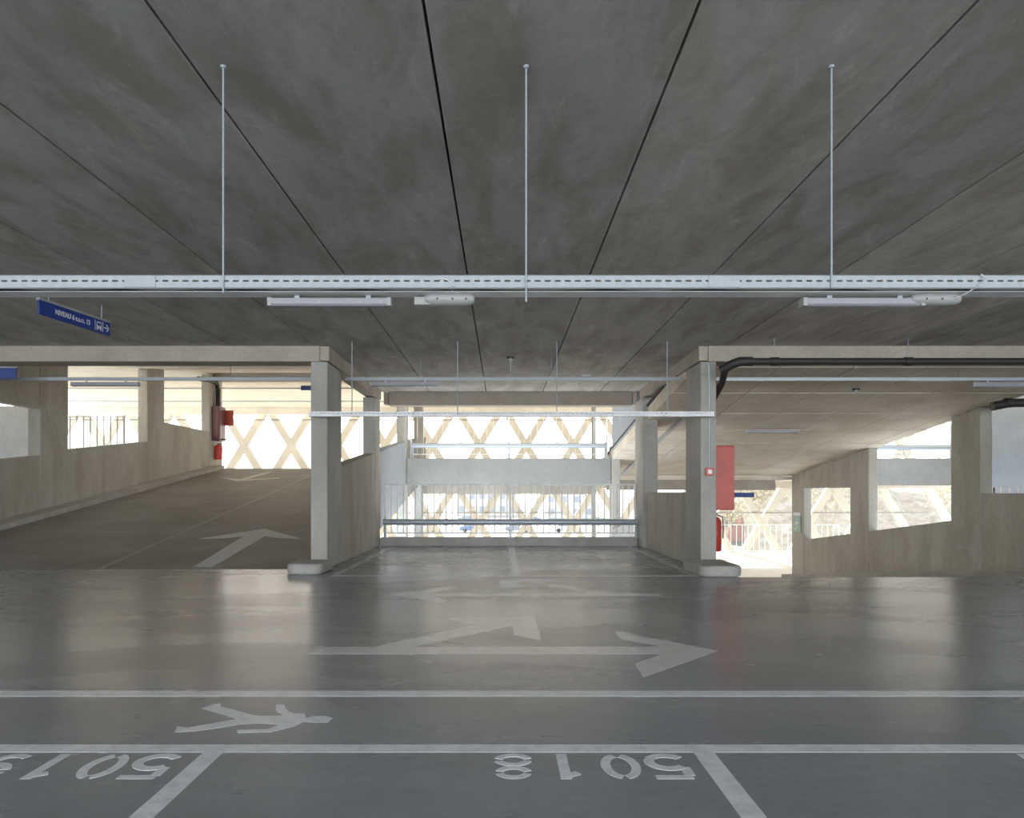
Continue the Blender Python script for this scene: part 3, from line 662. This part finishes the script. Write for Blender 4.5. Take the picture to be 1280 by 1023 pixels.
# green exit sign on pier
xs_ = WR-.02
t_ = thing('exit_sign', 'green sign with white running figure on the far right pier', 'sign', (xs_,24.85,-.1))
MB().box(xs_-.02,xs_,24.55,25.15,-.10,.46).build('board', M['green'], t_)
MB().box(xs_-.02,xs_,24.55,25.15,.48,.58).build('header', M['signwhite'], t_)
g_ = MB(); X0, X1 = xs_-.026, xs_-.02
def rp(pts): g_.prism([(24.85-u,.18+v) for u, v in pts],'x',X0,X1)
rp([(-.04,.16),(.0,.21),(.05,.19),(.05,.14),(.0,.12)]); rp([(-.05,.11),(.06,.10),(.04,-.04),(-.05,-.03)])
rp([(.05,.1),(.16,.05),(.15,.01),(.04,.05)]); rp([(-.05,.1),(-.16,.04),(-.14,.0),(-.04,.05)])
rp([(.04,-.03),(.14,-.12),(.1,-.15),(-.01,-.05)]); rp([(-.01,-.03),(-.06,-.14),(-.18,-.16),(-.17,-.2),(-.03,-.18),(.03,-.05)])
g_.build('running_figure', M['signwhite'], t_)

# ------------------------------------------------------------------ outside
GZ = -5.0
struct(MB().box(-260,260,41,420,GZ-.2,GZ).build('ground', M['ground']))
hb = MB(); rnd = random.Random(5); nx_ = 40; prof = []
for i in range(nx_+1):
    xx = 24+i*(110-24)/nx_; prof.append((xx, 3.2+rnd.uniform(-.5,.5)+1.2*math.sin(i*.4)))
rows = []
for j, (yy, f) in enumerate(((72,0),(76,.35),(82,.75),(90,1.0),(130,1.0))):
    rows.append([hb.b.verts.new((xx+j*1.2, yy+rnd.uniform(-1,1), GZ+(hh-GZ)*f+(rnd.uniform(-.4,.4) if 0 < f else 0))) for xx, hh in prof])
for a, b_ in zip(rows, rows[1:]):
    for i in range(nx_): hb.b.faces.new([a[i],a[i+1],b_[i+1],b_[i]])
struct(hb.build('hillside', M['hill'], smooth=True))
def tree(x, y, h, seed, label, leaf=True):
    rnd = random.Random(seed); t_ = thing('tree', label, 'tree', (x,y,GZ), 'pale trees outside the facade')
    mb = MB(); tips = []
    def grow(p, dirv, L_, r, lev):
        q = p+dirv*L_; mid = p+dirv*L_*.5+Vector((rnd.uniform(-.06,.06),rnd.uniform(-.06,.06),0))*L_
        mb.tube([p,mid,q], [r,r*.8,r*.6], 5)
        if lev == 0: tips.append(q); return
        for _ in range(3 if lev > 1 else 4):
            dv = (dirv+Vector((rnd.uniform(-.7,.7),rnd.uniform(-.7,.7),rnd.uniform(-.1,.5)))).normalized()
            grow(q-dirv*L_*rnd.uniform(0,.3), dv, L_*rnd.uniform(.55,.8), r*.55, lev-1)
    grow(Vector((x,y,GZ)), Vector((rnd.uniform(-.06,.06),0,1)).normalized(), h*.36, h*.02, 4)
    mb.build('trunk', M['bark'], t_)
    lf = MB()
    for q in tips:
        for _ in range(9 if leaf else 2):
            c = q+Vector((rnd.gauss(0,.45),rnd.gauss(0,.45),rnd.gauss(0,.4))); a = Vector((rnd.uniform(-1,1),rnd.uniform(-1,1),rnd.uniform(-1,1))).normalized()*.12
            b2 = a.cross(Vector((rnd.uniform(-1,1),rnd.uniform(-1,1),rnd.uniform(-1,1)))).normalized()*.09
            vs = [lf.b.verts.new(c+a), lf.b.verts.new(c+b2), lf.b.verts.new(c-a), lf.b.verts.new(c-b2)]; lf.b.faces.new(vs)
    lf.build('foliage', M['leaf'], t_)
tl = ['bare pale tree behind the lattice beyond the lower right exit','twiggy tree outside, seen through the small right opening','leafy pale tree outside the low wide right opening','tall tree outside, at left of the high right opening','tree outside beyond the neighbouring bay at the right','tree with thin crown behind the red brick building']
for i, (x, y, h) in enumerate(((18.5,52,8),(26.5,58,9),(36,58,9),(30,44.5,10.5),(44,66,10),(21,68,7))): tree(x,y,h,i+3,tl[i])
def building(x0,x1,y0,y1,h,mat,label,rows,cols):
    t_ = thing('building', label, 'building', ((x0+x1)/2,(y0+y1)/2,GZ), 'buildings outside')
    MB().box(x0,x1,y0,y1,GZ,GZ+h).build('wall', M[mat], t_)
    MB().box(x0-.4,x1+.4,y0-.4,y1+.4,GZ+h,GZ+h+.4).build('roof', M['creamwall'], t_)
    for r in range(rows):
        for c in range(cols):
            xx = x0+(c+.5)*(x1-x0)/cols; zz = GZ+(r+.55)*h/rows
            MB().box(xx-.7,xx+.7,y0-.06,y0,zz-.7,zz+.7).build('window', M['glassdark'], t_)
building(25,33,92,104,4.6,'pinkwall','low reddish building seen beyond the lower right exit',1,3)
building(-12,4,190,205,6.5,'creamwall','pale low building behind the parked cars, left of centre',2,6)
building(10,22,170,185,5.8,'creamwall','pale low building behind the parked cars, right of centre',2,4)
building(-40,-24,150,165,5.0,'creamwall','pale low building far outside at the left',1,5)
def car(x, y, mat, label):
    t_ = thing('car', label, 'car', (x,y,GZ), 'cars parked outside')
    MB().prism([(x-2.1,GZ+.3),(x+2.1,GZ+.3),(x+2.15,GZ+.75),(x+1.2,GZ+.9),(x-1.9,GZ+.95),(x-2.15,GZ+.7)],'y',y-.85,y+.85).build('body', M[mat], t_, bevel=.06)
    MB().prism([(x-1.6,GZ+.93),(x+1.15,GZ+.9),(x+.5,GZ+1.42),(x-1.2,GZ+1.45)],'y',y-.75,y+.75).build('cabin', M['glassdark'], t_, bevel=.05)
    for sx in (-1.3,1.3):
        for sy in (-.86,.66): MB().tube([(x+sx,y+sy,GZ+.32),(x+sx,y+sy+.2,GZ+.32)], .32, 14).build('wheel', M['tyre'], t_)
cl = [('carblue','blue car parked outside, below centre of the tube rail'),('carwhite','white car parked outside, left of the blue car'),('cargrey','grey car parked outside, right of the blue car'),('carwhite','white car parked outside, farthest right of the row'),('carblue','blue car parked in the farther row outside'),('cargrey','grey car parked in the farther row outside')]
for (m_, lab), (x, y) in zip(cl, ((-4.5,112),(-12,112),(2.5,112),(10,112),(6,150),(-7,150))): car(x,y,m_,lab)

# ------------------------------------------------------------------ light
SKY = 12.0; REAR = 1500.0
sc = bpy.context.scene
w = bpy.data.worlds.new('sky'); sc.world = w; w.use_nodes = True; nt = w.node_tree
bg = nt.nodes['Background']; tc = nt.nodes.new('ShaderNodeTexCoord'); sx = nt.nodes.new('ShaderNodeSeparateXYZ')
nt.links.new(tc.outputs['Generated'], sx.inputs[0])
mr = nt.nodes.new('ShaderNodeMapRange'); mr.inputs['From Min'].default_value = -1; mr.inputs['From Max'].default_value = 1
nt.links.new(sx.outputs['Y'], mr.inputs['Value'])
cr = nt.nodes.new('ShaderNodeValToRGB'); e = cr.color_ramp.elements
e[0].position = 0; e[0].color = (0.40,0.46,0.52,1); e[1].position = 1; e[1].color = (0.36,0.345,0.32,1)
mid = cr.color_ramp.elements.new(.5); mid.color = (0.30,0.315,0.33,1)
nt.links.new(mr.outputs['Result'], cr.inputs['Fac'])
zr = nt.nodes.new('ShaderNodeMapRange'); zr.inputs['From Min'].default_value = 0.1; zr.inputs['From Max'].default_value = 0.7
zr.inputs['To Min'].default_value = SKY; zr.inputs['To Max'].default_value = SKY*.28
nt.links.new(sx.outputs['Z'], zr.inputs['Value']); nt.links.new(zr.outputs['Result'], bg.inputs['Strength'])
nt.links.new(cr.outputs['Color'], bg.inputs['Color'])
# added fill lamps: one boosts daylight at the rear opening, one under the ceiling
for yy, zz, ex, ey, en, rx in ((-9.6, 2.3, 40, 2.6, REAR, PI/2), (-5.0, 3.70, 30, 3.0, REAR*.55, math.radians(38))):
    al = bpy.data.lights.new('rear_fill_lamp', 'AREA'); al.shape = 'RECTANGLE'; al.size = ex; al.size_y = ey; al.energy = en; al.color = (.97,.98,1.0)
    ao = bpy.data.objects.new('rear_fill_lamp', al); C.objects.link(ao); ao.location = (0,yy,zz); ao.rotation_euler = (rx,0,0)
sd = bpy.data.lights.new('sun', 'SUN'); sd.energy = 26.0; sd.angle = math.radians(1.5); sd.color = (1.0,.93,.82)
so = bpy.data.objects.new('sun', sd); C.objects.link(so); so.location = (0,60,30)
dirv = Vector((0.25,-1.0,-0.42)).normalized(); so.rotation_euler = dirv.to_track_quat('-Z','Y').to_euler()

# ------------------------------------------------------------------ camera
cd_ = bpy.data.cameras.new('camera'); cam = bpy.data.objects.new('camera', cd_); C.objects.link(cam)
cam.location = (0,0,EYE); cam.rotation_euler = (PI/2,0,0)
cd_.sensor_width = 36; cd_.sensor_fit = 'HORIZONTAL'; cd_.lens = F/1280*36
cd_.shift_x = (640-VX)/1280; cd_.shift_y = (VY-511.5)/1280; cd_.clip_start = .05; cd_.clip_end = 1000
sc.camera = cam
sc.view_settings.view_transform = 'Standard'; sc.view_settings.look = 'None'; sc.view_settings.exposure = 0.0; sc.view_settings.gamma = 1.15
sc.cycles.max_bounces = 10; sc.cycles.diffuse_bounces = 7; sc.cycles.glossy_bounces = 4
sc.cycles.sample_clamp_indirect = 6.0; sc.cycles.use_denoising = True
